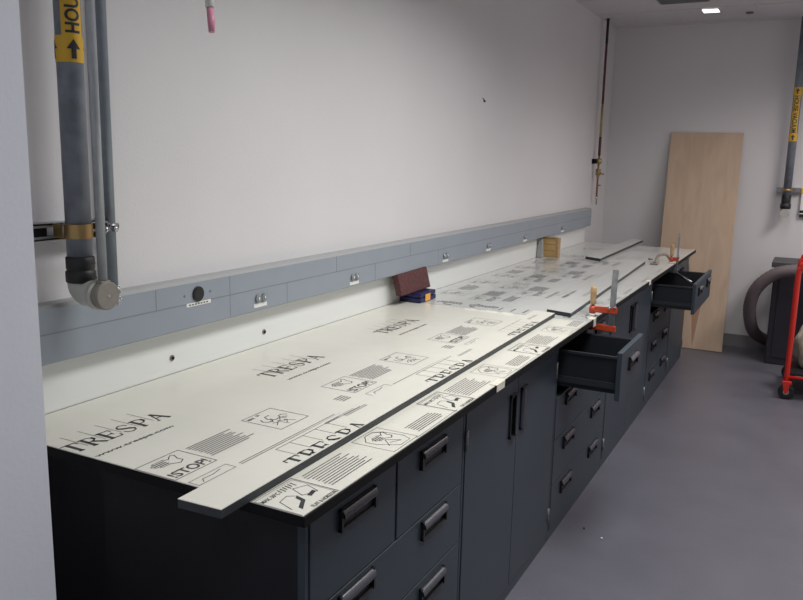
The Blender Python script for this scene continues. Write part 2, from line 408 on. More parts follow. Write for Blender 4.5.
def flamebox(P, y, x):
    P.rect(y, y+.122, x, x+.128); P.text('MAX', y+.008, x+.020, .011, .026); P.text('50', y+.045, x+.016, .010)
    for k, (cy, cx, r) in enumerate(((.035, .055, .016), (.062, .052, .020), (.09, .07, .015))):
        P.line([(y+cy+r*math.cos(a*PI/3+k), x+cx+r*math.sin(a*PI/3+k)) for a in range(5)], .003)
    for k in range(9):
        a, b = rnd.uniform(.035, .09), rnd.uniform(.05, .115)
        P.line([(y+a, x+b), (y+a+rnd.uniform(-.012, .012), x+b+rnd.uniform(-.012, .012))], .003)
    P.line([(y+.02, x+.10), (y+.045, x+.085), (y+.05, x+.11), (y+.07, x+.095), (y+.08, x+.115)], .0022)
def tinybox(P, y, x):
    P.rect(y, y+.118, x, x+.03, .0016); P.line([(y+.02, x+.024), (y+.03, x+.012), (y+.06, x+.014), (y+.09, x+.008)], .002)
    P.lines(y+.125, y+.56, x+.022, x+.030, 2, 1, .0028, .1)
def pictbox(P, y, x):
    P.rect(y, y+.138, x, x+.132); P.rect(y+.005, y+.133, x+.006, x+.126, .001)
    P.text('MAX. 50\u00b0C', y+.008, x+.028, .012, .055); 
    for a in range(6): P.line([(y+.072+a*.009, x+.013), (y+.069+a*.009, x+.026+.004*(a % 2))], .003)
    P.poly([(y+.028, x+.108), (y+.066, x+.088), (y+.074, x+.060), (y+.062, x+.066), (y+.058, x+.082), (y+.03, x+.096)], 0)
    P.line([(y+.015, x+.09), (y+.03, x+.05), (y+.06, x+.045), (y+.07, x+.06)], .0018)
    P.line([(y+.08, x+.07), (y+.095, x+.035), (y+.128, x+.05), (y+.115, x+.085), (y+.08, x+.07)], .0018)
    P.poly([(y+.085, x+.078), (y+.112, x+.072), (y+.114, x+.082), (y+.088, x+.088)], 0)
    P.text('FLAT & HORIZON', y+.048, x+.123, .011, .085)
def hexbox(P, y, x):
    P.rect(y, y+.125, x, x+.118, .0016)
    P.line([(y+.02, x+.06), (y+.018, x+.03), (y+.05, x+.008), (y+.085, x+.008)], .002); P.line([(y+.085, x+.008), (y+.105, x+.03)], .004)
    P.line([(y+.105, x+.03), (y+.112, x+.085)], .002); P.line([(y+.112, x+.085), (y+.098, x+.11), (y+.05, x+.11), (y+.02, x+.06)], .0016)
    hand(P, y+.035, x+.028, .07); P.line([(y+.03, x+.09), (y+.06, x+.06), (y+.08, x+.095), (y+.05, x+.08)], .002)
def main_tile(P, y):
    logo(P, y, .296); stopbox(P, y+.002, .484); flamebox(P, y+.375, .478); tinybox(P, y+.008, .635)
    P.lines(y+.655, y+.70, .585, .615, 4, 1, .0045, .05)
def front_tile(P, y):
    pictbox(P, y-.002, .808); P.lines(y+.150, y+.330, .823, .902, 10, 0, .0028, .2)
    hexbox(P, y+.388, .808); P.lines(y+.545, y+.70, .872, .912, 6, 0, .0028, .1)
    P.line([(y+.50, .930), (y+.76, .927)], .0018, 1); P.line([(y+.52, .940), (y+.70, .937)], .0012, 1)

D = .937
def worktop(y0, y1, label, film):
    t = thing('worktop', label, 'worktop', (D/2, (y0+y1)/2, UND))
    bm = B(); box(bm, (.009, y0+.001, UND), (D, y1-.001, TOPZ-.0022), 0, .001); obj('slab', bm, 'dark', t)
    bm = B(); box(bm, (.010, y0+.002, TOPZ-.0022), (D-.0035, y1-.002, TOPZ), 0)
    return t, bm
# near section
t, bm = worktop(0, 2.17, 'nearest worktop section, cream film printed with large wordmarks, navy case at its far end', 'film')
P = Print(bm, TOPZ, 0, 2.17, .01, D-.0035)
for k in range(3):
    main_tile(P, k*.74)
    front_tile(P, k*.745)
# crumpled loose film edge at the joint
for i in range(11):
    a = .36+i*.026; h = rnd.uniform(.001, .006)
    hexa(bm, [(a, 2.13, TOPZ), (a+.026, 2.13, TOPZ), (a+.026, 2.166, TOPZ), (a, 2.166, TOPZ),
              (a, 2.145, TOPZ+h), (a+.026, 2.145, TOPZ+h), (a+.026, 2.15, TOPZ+h*.8), (a, 2.15, TOPZ+h*.8)], 0)
obj('protective_film', bm, ['film', 'ink', 'inkg'], t, recalc=False)
# middle section
t, bm = worktop(2.17, 4.36, 'middle worktop section with pale glossy film between the navy case and the pine block', 'film2')
P = Print(bm, TOPZ, 2.17, 4.36, .01, D-.0035, inks=(1, 1))
P.gain = 1.15
P.inks = (3, 1)
for x, wd in ((.17, .13), (.34, .15)):                 # stamped words across the joint
    for i in range(int(wd/.013)):
        a, L = 2.238+rnd.uniform(-.004, .004), rnd.uniform(.030, .045)
        P.line([(a, x+i*.013), (a+L, x+i*.013)], .0042, 0); P.line([(a+(0, L*.5, L)[i % 3], x+i*.013), (a+(0, L*.5, L)[i % 3], x+i*.013+.009)], .006, 0)
P.line([(2.205, .22), (2.205, .255)], .012, 0); P.line([(2.21, .36), (2.21, .375)], .016, 0)
P.inks = (1, 1)
P.lines(2.20, 2.30, .50, .62, 3, 1, .006, .3)
for k in range(3):
    y = 2.42+k*.74
    flamebox(P, y+.05, .08); P.lines(y+.22, y+.40, .10, .17, 6, 1, .005); flamebox(P, y+.48, .07)
    stopbox(P, y-.02, .27); flamebox(P, y+.40, .27); P.lines(y+.56, y+.64, .29, .37, 5, 1, .005)
    P.lines(y+.02, y+.2, .43, .47, 4, 1, .006); stopbox(P, y+.26, .42)
    logo(P, y+.30, .70, .26, .045, False); P.lines(y+.22, y+.46, .585, .595, 2, 1, .004, .05)
for k in range(4): front_tile(P, 2.21+k*.745) if k == 0 else P.lines(2.5+k*.5, 2.75+k*.5, .90, .91, 2, 1, .003)
obj('protective_film', bm, ['film2', 'inkg', 'inkf', 'ink'], t, recalc=False)
# far section
t, bm = worktop(4.36, 5.608, 'farthest worktop section, pale film, reaching towards the plywood sheet', 'film2')
P = Print(bm, TOPZ, 4.36, 5.608, .01, D-.0035, inks=(1, 1)); P.gain = 1.1
for k in range(2):
    y = 4.45+k*.6
    flamebox(P, y, .14); P.lines(y+.1, y+.35, .52, .56, 3, 0, .005); P.lines(y+.1, y+.4, .62, .68, 3, 0, .005); P.lines(y+.05, y+.2, .28, .30, 2, 0, .005)
obj('protective_film', bm, ['film2', 'inkf'], t, recalc=False)

def strip(label, c, z, f, fn=None, notch=False):
    """c: four corners near-left, near-right, far-right, far-left (x, y)"""
    cx = sum(p[0] for p in c)/4; cy = sum(p[1] for p in c)/4
    t = thing('panel_strip', label, 'panel', (cx, cy, TOPZ), 'loose film-covered strips on the worktop')
    bm = B(); hexa(bm, [(*p, TOPZ+.0008) for p in c] + [(*p, z-.0015) for p in c]); obj('core', bm, 'edge', t)
    bm = B()
    e = .0015
    hexa(bm, [(*p, z-.0015) for p in c] + [(*p, z) for p in c])
    if fn: fn(bm, c)
    obj('protective_film', bm, [f, 'ink' if f == 'film' else 'inkg', 'inkg' if f == 'film' else 'inkf'], t, recalc=False)
    return t
def strip_print(bm, c):
    for k in range(3):
        P = Print(bm, .934, -.09, 2.19, .68, (.7995, .789, .779)[k]); logo(P, .165+k*.74, (.817, .806, .800)[k], .32, .050, True); P.lines(.50+k*.74, .62+k*.74, .715, .722, 2, 1, .0025, .1)
    P.lines(.42, .60, .706, .712, 2, 1, .002)
strip('long strip with wordmarks on its film, jutting past the bare near end of the worktop', [(.702, -.094), (.807, -.089), (.775, 2.188), (.676, 2.20)], .934, 'film', strip_print)
def strip_print2(bm, c):
    P = Print(bm, .934, 2.25, 4.4, .70, .79); P.lines(2.7, 2.95, .76, .77, 2, 1, .004); P.lines(3.4, 3.7, .74, .75, 2, 1, .004)
strip('strip lying behind the red bar clamp, between the nearest and farthest strips', [(.715, 2.262), (.837, 2.228), (.757, 4.391), (.64, 4.40)], .934, 'film2', strip_print2)
strip('farthest strip, jutting beyond the far end of the worktop by the wall', [(.334, 4.405), (.456, 4.331), (.448, 5.93), (.34, 5.95)], .934, 'film2')
# bits of tape folded over the front edge
def tape(y, wd, dr, label):
    bm = B(); x = D+.0015
    box(bm, (D-.022, y, TOPZ+.0006), (x+.001, y+wd, TOPZ+.0016)); box(bm, (x, y+.002, TOPZ-dr), (x+.001, y+wd-.003, TOPZ+.0006))
    tag(obj('masking_tape', bm, 'tape'), label, 'tape', 'tape tabs folded over the front edge')
tape(1.035, .075, .022, 'tape tab folded over the front edge above the nearest two-door cabinet')
tape(2.235, .05, .035, 'tape tab folded over the front edge at the red bar clamp')
tape(3.55, .06, .022, 'tape tab folded over the front edge above the wide two-door cabinet')

# ---------------------------------------------------------------- raceway on the wall
RY0, RY1 = -.20, 5.608
t = thing('wall_raceway', 'long grey steel socket raceway running along the left wall above the worktop', 'raceway', (0, (RY0+RY1)/2, 1.0602))
bm = B(); xp = .0556
prof = [(0.0005, 1.0602), (xp-.004, 1.0602), (xp, 1.064), (xp, 1.2035), (xp-.010, 1.2126), (0.0005, 1.2126)]
a = [bm.verts.new((x, RY0, z)) for x, z in prof]; b = [bm.verts.new((x, RY1, z)) for x, z in prof]
bm.faces.new(a[::-1]); bm.faces.new(b)
for i in range(6):
    f = bm.faces.new((a[i], a[(i+1) % 6], b[(i+1) % 6], b[i])); f.material_index = 1 if i in (3, 4) else 0
obj('channel', bm, ['race', 'race_top'], t)
bm = B(); box(bm, (xp, RY0, 1.138), (xp+.0006, RY1, 1.1405))
for y, z0, z1 in [(.506, 1.14, 1.203), (.838, 1.064, 1.203), (1.159, 1.064, 1.14)] + [(1.159+.66*k, 1.064, 1.14) for k in range(1, 3)] + [(.838+.66*k, 1.14, 1.203) for k in range(1, 3)]:
    box(bm, (xp, y-.001, z0), (xp+.0006, y+.001, z1))
obj('cover_joint', bm, 'groove', t)
bm = B(); cyl(bm, (xp+.0002, .683, 1.166), (xp+.006, .683, 1.166), .0235, 32); cyl(bm, (xp+.006, .683, 1.166), (xp+.0075, .683, 1.166), .019, 32)
obj('round_socket', bm, 'black', t)
for y in (.625, .742):
    bm = B(); cyl(bm, (xp, y, 1.166), (xp+.002, y, 1.166), .004, 12); obj('screw', bm, 'groove', t)
bm = B(); box(bm, (xp+.0002, .632, 1.129), (xp+.0012, .742, 1.1405), 0)
for i in range(7): box(bm, (xp+.0012, .642+i*.013, 1.132), (xp+.0015, .651+i*.013, 1.137), 1)
obj('label_strip', bm, ['white', 'inkg'], t)
for y, z in ((1.0, 1.1), (1.64, 1.095), (2.57, 1.092), (3.19, 1.092), (3.86, 1.092), (4.74, 1.092)):
    bm = B()
    for s in (-.017, .017):
        cyl(bm, (xp, y+s, z+.006), (xp+.009, y+s, z+.006), .0135, 20, 0); cyl(bm, (xp+.009, y+s, z+.006), (xp+.0096, y+s, z+.006), .009, 20, 1)
        box(bm, (xp+.0096, y+s-.003, z+.002), (xp+.010, y+s+.003, z+.012), 2)
    obj('twin_port', bm, ['steel', 'groove', 'white'], t)
    bm = B(); box(bm, (xp+.0002, y-.036, z-.026), (xp+.001, y+.036, z-.012)); obj('port_label', bm, 'white', t)
for y, z, l in ((.611, .966, 'dark bolt in the white wall panel below the round black socket'), (1.079, .962, 'dark bolt in the white wall panel below the nearest twin ports')):
    bm = B(); cyl(bm, (.0075, y, z), (.011, y, z), .0095, 20, 0); cyl(bm, (.011, y, z), (.014, y, z), .005, 6, 1)
    tag(obj('wall_bolt', bm, ['tan', 'dark']), l, 'bolt', 'bolts in the white wall panel')

# ---------------------------------------------------------------- near vertical pipes
def wrap_label(parent, cx, cy, r, z0, z1, a0, a1, name='warning_label'):
    bm = B(); n = 20
    A = [bm.verts.new((cx+r*math.cos(a0+(a1-a0)*i/n), cy+r*math.sin(a0+(a1-a0)*i/n), z0)) for i in range(n+1)]
    Bv = [bm.verts.new((v.co.x, v.co.y, z1)) for v in A]
    for i in range(n): bm.faces.new((A[i], A[i+1], Bv[i+1], Bv[i])).smooth = True
    return bm
def wrap_polys(bm, polys, cx, cy, r, ac, z0, up, kx, ky, H_, mi=1):
    """text running along z; up=+1 reads upwards, -1 downwards"""
    tmp = B()
    for p in polys:
        try: tmp.faces.new([tmp.verts.new((v.x, v.y, 0)) for v in p])
        except ValueError: pass
    bmesh.ops.remove_doubles(tmp, verts=tmp.verts, dist=1e-5)
    bmesh.ops.triangulate(tmp, faces=tmp.faces)
    bmesh.ops.subdivide_edges(tmp, edges=[e for e in tmp.edges if abs(e.verts[0].co.y-e.verts[1].co.y) > H_*.25], cuts=3, use_grid_fill=True)
    for f in tmp.faces:
        vs = []
        for v in f.verts:
            t = (v.co.y-H_/2)*ky; ang = ac - up*t/r
            vs.append(bm.verts.new((cx+r*math.cos(ang), cy+r*math.sin(ang), z0+up*v.co.x*kx)))
        try: q = bm.faces.new(vs); q.material_index = mi
        except ValueError: pass
    tmp.free()
def arrow_polys(L, Wd):
    return [[Vector((0, Wd*.32)), Vector((L*.5, Wd*.32)), Vector((L*.5, Wd*.68)), Vector((0, Wd*.68))],
            [Vector((L*.5, 0)), Vector((L, Wd*.5)), Vector((L*.5, Wd))]]
def vac_label(parent, cx, cy, r, z0, z1, ac, up, h):
    rr_ = r+.0008; L = z1-z0; band = .062
    for nm, a, b, half in (('arrow_band', z0, z0+band, 2.2), ('arrow_band', z1-band, z1, 2.2), ('warning_label', z0+band, z1-band, .84)):
        bm = wrap_label(parent, cx, cy, rr_+(.0003 if half > 2 else 0), a, b, ac-half, ac+half)
        if half > 2:
            for da in (-1.75, 0, 1.75):
                wrap_polys(bm, arrow_polys(.046, .034), cx, cy, rr_+.0012, ac+da, a+.008, 1, 1, 1, .034)
        else:
            pol, W, Hh = text_polys('HOUSE VACUUM', 1, .03); LL = b-a-.012
            wrap_polys(bm, pol, cx, cy, rr_+.0010, ac, a+.006 if up > 0 else b-.006, up, LL/W, h/Hh, Hh)
        o = obj(nm, bm, ['yellow', 'ink'], parent, recalc=False)
px, py, pr = .10, .2065, .0315
t = thing('vacuum_pipe', 'thick grey vertical pipe with yellow arrow label and capped elbow, beside the near-left wall corner', 'pipe', (px, py, 1.2))
bm = B(); cyl(bm, (px, py, 1.30), (px, py, H-.001), pr, 40); obj('riser', bm, 'pipe', t)
vac_label(t, px, py, pr, 1.813, 2.235, math.radians(-21), 1, .037)
bm = B(); tube(bm, [(px, py, z) for z in (1.270, 1.273, 1.298, 1.301, 1.303, 1.306, 1.334, 1.337)], [pr+.003, pr+.006, pr+.006, pr+.003, pr+.002, pr+.004, pr+.004, pr+.001], 32)
cyl(bm, (px+.034, py-.004, 1.283), (px+.034, py+.018, 1.283), .004, 8); cyl(bm, (px+.031, py-.004, 1.32), (px+.031, py+.018, 1.32), .004, 8)
obj('rubber_coupling', bm, 'rubber', t)
bm = B(); ez = 1.243; pts = [(px, py, 1.272), (px, py, ez+.026)] + [(px+.026*(1-math.cos(a)), py, ez+.026-.026*math.sin(a)) for a in (i*PI/12 for i in range(1, 7))] + [(px+.060, py, ez)]
tube(bm, pts, .034, 28); obj('elbow', bm, 'elbow', t)
bm = B(); tube(bm, [(px+.056, py, ez), (px+.058, py, ez), (px+.070, py, ez), (px+.072, py, ez)], [.034, .039, .039, .034], 32); obj('flange', bm, 'elbow', t)
bm = B(); tube(bm, [(px+.071, py, ez), (px+.074, py, ez), (px+.094, py, ez), (px+.097, py, ez)], [.035, .0365, .0365, .034], 36)
box(bm, (px+.073, py-.018, ez+.026), (px+.094, py+.012, ez+.039), 0, .002); cyl(bm, (px+.097, py, ez), (px+.099, py, ez), .004, 10, 1)
obj('inlet_cap', bm, ['cap', 'chrome'], t)
bm = B()
for i in range(5):
    c = Vector((px+.086, py+.0395+.003*(i % 2), 1.258-.010*i)); n = 12
    tube(bm, [c+Vector((.003*math.cos(a), .0045*math.cos(a) if i % 2 else .001*math.sin(a), .0065*math.sin(a))) for a in (k*2*PI/n for k in range(n+1))], .0014, 6)
obj('chain', bm, 'chrome', t)
t = thing('conduit', 'light slim conduit just right of the thick labelled pipe, ending on its round cap', 'pipe', (.182, .2035, 1.283), 'slim conduits by the near wall corner')
bm = B(); cyl(bm, (.182, .2035, 1.283), (.182, .2035, H-.001), .0115, 24); obj('tube', bm, 'pipe2', t)
t = thing('conduit', 'darker slim conduit against the wall, rightmost of the near pipes, entering the grey raceway', 'pipe', (.032, .368, 1.21), 'slim conduits by the near wall corner')
bm = B(); cyl(bm, (.032, .368, 1.228), (.032, .368, H-.001), .0150, 24); obj('tube', bm, 'pipe3', t)
bm = B(); cyl(bm, (.032, .368, 1.2135), (.032, .368, 1.229), .019, 24); obj('fitting', bm, 'pipe3', t)
t = thing('pipe_clamp', 'yellow zinc strut clamp holding the thick pipe near the left wall corner', 'clamp', (.02, .2, 1.38))
bm = B()
box(bm, (.001, .02, 1.378), (.006, .345, 1.42)); box(bm, (.006, .02, 1.378), (.05, .34, 1.382)); box(bm, (.006, .02, 1.416), (.05, .345, 1.42))
box(bm, (.047, .02, 1.378), (.05, .34, 1.388)); box(bm, (.047, .02, 1.41), (.05, .345, 1.42))
obj('strut_channel', bm, 'steel', t)
bm = B(); n = 28; R0, R1 = pr+.0006, pr+.0036
for z0, z1 in ((1.384, 1.420),):
    ring = []
    for i in range(n+1):
        a = math.radians(-175+250*i/n); ring.append((math.cos(a), math.sin(a)))
    for (c0, s0), (c1, s1) in zip(ring, ring[1:]):
        hexa(bm, [(px+R0*c0, py+R0*s0, z0), (px+R1*c0, py+R1*s0, z0), (px+R1*c1, py+R1*s1, z0), (px+R0*c1, py+R0*s1, z0),
                  (px+R0*c0, py+R0*s0, z1), (px+R1*c0, py+R1*s0, z1), (px+R1*c1, py+R1*s1, z1), (px+R0*c1, py+R0*s1, z1)])
box(bm, (px+.006, py+.033, 1.384), (px+.034, py+.037, 1.42), 0); box(bm, (.05, py-.036, 1.384), (px-.02, py-.032, 1.42))
obj('band', bm, 'brass', t)
bm = B(); cyl(bm, (px+.022, py+.02, 1.402), (px+.022, py+.098, 1.402), .0042, 10); cyl(bm, (px+.022, py+.037, 1.402), (px+.022, py+.044, 1.402), .010, 6)
cyl(bm, (px+.022, py+.062, 1.402), (px+.022, py+.070, 1.402), .009, 6); cyl(bm, (px+.022, py+.092, 1.402), (px+.022, py+.102, 1.402), .009, 6)
cyl(bm, (px+.03, py+.03, 1.43), (px+.03, py+.045, 1.43), .006, 8)
obj('bolt', bm, 'chrome', t)
bm = B(); box(bm, (.01, .05, 1.386), (.046, .155, 1.412)); obj('strut_nut', bm, 'dark', t)
bm = B(); cyl(bm, (.062, .335, 1.402), (.062, .366, 1.402), .0085, 12); box(bm, (.05, .33, 1.392), (.066, .338, 1.412)); obj('end_bolt', bm, 'steel', t)

# pink hanging pull
bm = B(); pth = [(.389, .392, 1.898), (.385, .396, 1.925), (.378, .40, 1.958), (.37, .40, 2.02), (.35, .41, 2.4), (.34, .41, H-.001)]
tube(bm, pth[:3], [.0075, .0095, .0085], 12); o1 = bm
t = thing('hanging_tube', 'pink plastic tip hanging on a white cord from above the near worktop', 'cord', (.34, .41, 1.9))
obj('tip', o1, 'pink', t); bm = B(); tube(bm, pth[2:], [.011, .010, .0035, .003], 12); obj('cord', bm, 'white', t)

# ---------------------------------------------------------------- far gas pipe in the corner
gx, gy = .05, 5.77
t = thing('gas_pipe', 'thin red and brass gas pipe with a valve in the far left corner', 'pipe', (gx, gy, 1.23))
bm = B(); cyl(bm, (gx, gy, 2.1), (gx, gy, H-.001), .010, 12, 0); cyl(bm, (gx, gy, 2.6), (gx, gy, H-.002), .0115, 12, 3); cyl(bm, (gx, gy, 1.82), (gx, gy, 2.1), .010, 12, 1); cyl(bm, (gx, gy, 1.66), (gx, gy, 1.82), .0115, 12, 0); cyl(bm, (gx, gy, 1.3), (gx, gy, 1.66), .0085, 12, 2)
cyl(bm, (gx, gy, H-.006), (gx, gy, H-.001), .018, 16, 3)
obj('riser', bm, ['dred', 'brassv', 'copper', 'black'], t)
bm = B(); box(bm, (.001, gy-.05, 1.59), (.035, gy+.02, 1.632)); obj('wall_bracket', bm, 'dark', t)
bm = B(); cyl(bm, (.035, gy, 1.611), (gx+.02, gy, 1.611), .012, 10); cyl(bm, (gx, gy, 1.59), (gx, gy, 1.635), .024, 16); obj('pipe_holder', bm, 'brassv', t)
bm = B(); cyl(bm, (gx, gy, 1.49), (gx, gy, 1.545), .022, 16); cyl(bm, (gx, gy, 1.515), (gx+.055, gy-.01, 1.500), .007, 10); cyl(bm, (gx, gy, 1.47), (gx, gy, 1.49), .014, 6); obj('valve', bm, 'brassv', t)
bm = B(); cyl(bm, (gx, gy, 1.403), (gx+.03, gy, 1.403), .007, 8); obj('side_tap', bm, 'brassv', t)
bm = B(); tube(bm, [(gx, gy, z) for z in (1.305, 1.29, 1.285, 1.235)], [.012, .012, .008, .005], 12); obj('nozzle', bm, 'chrome', t)

# ---------------------------------------------------------------- far right vacuum pipe
fx, fy, fr = 1.545, 6.20, .032
t = thing('vacuum_pipe', 'grey vertical pipe with a yellow label on the far wall, right of the plywood', 'pipe', (fx, fy, 1.2))
bm = B(); cyl(bm, (fx, fy, 1.35), (fx, fy, H-.001), fr, 32); obj('riser', bm, 'pipe', t)
vac_label(t, fx, fy, fr, 1.81, 2.245, math.radians(-92), -1, .040)
bm = B(); tube(bm, [(fx, fy, z) for z in (1.25, 1.255, 1.29, 1.295, 1.30, 1.365, 1.37)], [fr+.004, fr+.01, fr+.01, fr+.003, fr+.004, fr+.004, fr+.001], 24); obj('rubber_coupling', bm, 'rubber', t)
bm = B(); tube(bm, [(fx, fy, 1.25), (fx, fy, 1.235), (fx, fy-.01, 1.222), (fx, fy-.03, 1.215), (fx, fy-.05, 1.213)], [.034, .035, .036, .036, .038], 24); obj('elbow', bm, 'elbow', t)
t = thing('pipe_clamp', 'steel strut clamp holding the far pipe to the back wall', 'clamp', (fx, YF-.03, 1.39))
bm = B(); box(bm, (fx-.085, YF-.045, 1.388), (fx+.10, YF-.001, 1.428)); obj('strut_channel', bm, 'steel', t)
bm = B(); tube(bm, [(fx, fy, 1.395), (fx, fy, 1.42)], fr+.004, 24)
box(bm, (fx-.045, fy-.005, 1.395), (fx+.045, fy+.003, 1.42)); obj('band', bm, 'brass', t)
t = thing('hanging_tag', 'small white tag with yellow top on the far wall, right of the far pipe', 'tag', (1.69, YF-.03, 1.19))
bm = B(); box(bm, (1.655, YF-.03, 1.24), (1.71, YF-.005, 1.40), 0, .002); obj('card', bm, 'white', t)
bm = B(); box(bm, (1.652, YF-.032, 1.38), (1.713, YF-.004, 1.425), 0, .002); obj('top', bm, 'yellow', t)
bm = B(); box(bm, (1.655, YF-.034, 1.185), (1.715, YF-.004, 1.24), 0, .002); box(bm, (1.655, YF-.035, 1.21), (1.715, YF-.034, 1.217), 1); obj('foot', bm, ['black', 'white'], t)

# ---------------------------------------------------------------- plywood, box, hose, cart
bm = B(); th = .018; y0b, y0t = 5.955, YF-.022
hexa(bm, [(.585, y0b, .004), (1.18, y0b, .004), (1.18, y0b+th, .001), (.585, y0b+th, .001),
          (.560, y0t, 1.880), (1.157, y0t, 1.880), (1.157, y0t+th, 1.877), (.560, y0t+th, 1.877)])
tag(obj('plywood_sheet', bm, 'ply'), 'tall pale plywood sheet leaning on the far wall behind the bench end', 'plywood')
t = thing('storage_box', 'tall charcoal box on the floor behind the red cart', 'box', (1.78, 5.95, 0))
bm = B(); box(bm, (1.525, 5.76, .0), (2.05, 6.14, .80), 0, .008); obj('body', bm, 'box', t)
bm = B(); box(bm, (1.505, 5.735, .80), (2.07, 6.15, .845), 0, .005); obj('rim', bm, 'boxtop', t)
bm = B(); box(bm, (1.57, 5.752, .06), (2.0, 5.7595, .74), 0, .003); obj('front_panel', bm, 'box', t)
hp = smooth_path([(1.95, 5.60, .74), (1.83, 5.61, .80), (1.71, 5.63, .805), (1.545, 5.66, .76), (1.42, 5.70, .635), (1.375, 5.76, .48), (1.385, 5.86, .32), (1.425, 6.02, .19), (1.52, 6.215, .10), (1.66, 6.225, .062)], 10)
bm = B(); tube(bm, hp, .05, 20, rfun=lambda i, n: .047+(.0035 if i % 2 else 0)); 
tag(obj('flexible_hose', bm, 'hose'), 'fat grey flexible hose arching over the left of the charcoal box', 'hose')
t = thing('cart', 'red tubular cart on casters at the right edge of the room', 'cart', (1.95, 4.95, 0))
bm = B()
for yy in (4.75, 5.35):
    tube(bm, smooth_path([(1.71, yy, .125), (1.71, yy, .5), (1.71, yy, .86), (1.725, yy, .925), (1.78, yy, .955), (2.2, yy, .955), (2.27, yy, .925), (2.285, yy, .86), (2.285, yy, .5), (2.285, yy, .125)], 6), .0175, 16)
    tube(bm, [(1.71, yy, .158), (2.285, yy, .158)], .011, 12)
for xx in (1.71, 2.285): tube(bm, [(xx, 4.75, .158), (xx, 5.35, .158)], .011, 12)
obj('frame', bm, 'red', t)
bm = B(); box(bm, (1.725, 4.765, .17), (2.27, 5.335, .185)); obj('deck', bm, 'black', t)
for xx, yy in ((1.716, 4.75), (2.285, 4.75), (1.716, 5.35), (2.285, 5.35)):
    bm = B(); box(bm, (xx-.03, yy-.026, .108), (xx+.03, yy+.026, .13), 0, .003)
    for q in (-.026, .022): hexa(bm, [(xx-.012, yy+q, .045), (xx+.012, yy+q, .045), (xx+.012, yy+q+.004, .045), (xx-.012, yy+q+.004, .045), (xx-.026, yy+q, .11), (xx+.02, yy+q, .11), (xx+.02, yy+q+.004, .11), (xx-.026, yy+q+.004, .11)])
    c = obj('caster', bm, 'red', t)
    bm = B(); tube(bm, [(xx, yy-.019, .052), (xx, yy-.014, .052), (xx, yy+.014, .052), (xx, yy+.019, .052)], [.045, .0515, .0515, .045], 28, 0)
    cyl(bm, (xx, yy-.021, .052), (xx, yy+.021, .052), .020, 14, 1)
    wl = obj('wheel', bm, ['rubber', 'steel'], c); wl.matrix_parent_inverse = Matrix()
# crumpled cloth heaped on the cart
def blob(name, cx, cy, z0, rx, ry, rz, seed, m):
    bm = B(); bmesh.ops.create_icosphere(bm, subdivisions=4, radius=1); rg = random.Random(seed)
    ph = [(Vector((rg.uniform(-1, 1), rg.uniform(-1, 1), rg.uniform(-1, 1))).normalized()*rg.uniform(3, 8), rg.uniform(0, 6)) for _ in range(9)]
    for v in bm.verts:
        k = 1+sum(math.sin(v.co.dot(a)+b) for a, b in ph)*.045
        q = v.co*k; v.co = Vector((cx+q.x*rx, cy+q.y*ry, max(z0, z0+rz*.9+q.z*rz)))
    for f in bm.faces: f.smooth = True
    return obj(name, bm, m)
tag(blob('cloth_sack', 1.835, 5.02, .187, .10, .13, .175, 4, 'sack'), 'crumpled beige cloth sack heaped on the deck of the red cart', 'sack')

# ---------------------------------------------------------------- things on the worktop
t = thing('tool_case', 'small navy case with orange latch on the worktop against the wall', 'case', (.068, 2.23, TOPZ))
bm = B(); box(bm, (.012, 2.143, TOPZ+.001), (.125, 2.318, TOPZ+.024), 0, .004); obj('base', bm, 'navy', t)
bm = B(); box(bm, (.012, 2.145, TOPZ+.0255), (.124, 2.316, TOPZ+.047), 0, .005); obj('lid', bm, 'navy', t)
bm = B(); box(bm, (.1253, 2.192, TOPZ+.004), (.1285, 2.246, TOPZ+.038), 0, .001); obj('latch', bm, 'amber', t)
bm = B()
sl = [Vector((.086, 2.022, .963)), Vector((.086, 2.335, .967)), Vector((.064, 2.327, 1.07)), Vector((.064, 2.012, 1.064))]
n = Vector((-.030, 0, -.006))
hexa(bm, [sl[0], sl[1], sl[1]+n, sl[0]+n, sl[3], sl[2], sl[2]+Vector((-.030, 0, -.004)), sl[3]+Vector((-.030, 0, -.004))])
bmesh.ops.bevel(bm, geom=list(bm.edges), offset=.003, segments=2, affect='EDGES')
for v in bm.verts: v.co.z = max(v.co.z, .9625)
tag(obj('leather_block', bm, 'brown'), 'dark red-brown slab lying on top of the navy case, leaning at the wall', 'block')
t = thing('pine_block', 'pale pine block with cross boards standing on the worktop under the raceway end', 'block', (.085, 4.37, TOPZ))
bm = B()
for i in range(3): box(bm, (.018, 4.352, TOPZ+.001+i*.046), (.125, 4.395, TOPZ+.045+i*.046), 0, .002)
obj('boards', bm, 'pine', t)
bm = B(); box(bm, (.1255, 4.345, TOPZ+.001), (.147, 4.40, TOPZ+.141), 0, .002); box(bm, (.018, 4.345, TOPZ+.1395), (.125, 4.40, TOPZ+.1445), 0, .001); obj('edge_frame', bm, 'wood', t)
bm = B(); hexa(bm, [(.010, 4.26, TOPZ+.001), (.050, 4.26, TOPZ+.001), (.050, 4.32, TOPZ+.001), (.010, 4.32, TOPZ+.001), (.018, 4.275, TOPZ+.135), (.042, 4.275, TOPZ+.135), (.042, 4.31, TOPZ+.135), (.018, 4.31, TOPZ+.135)])
bmesh.ops.bevel(bm, geom=list(bm.edges), offset=.003, segments=2, affect='EDGES')
t = thing('spray_bottle', 'small tapered whitish bottle standing just left of the pine block', 'bottle', (.03, 4.29, TOPZ))
obj('body', bm, 'race_top', t); bm = B(); cyl(bm, (.03, 4.292, TOPZ+.135), (.03, 4.292, TOPZ+.155), .009, 14); obj('cap', bm, 'steel', t)

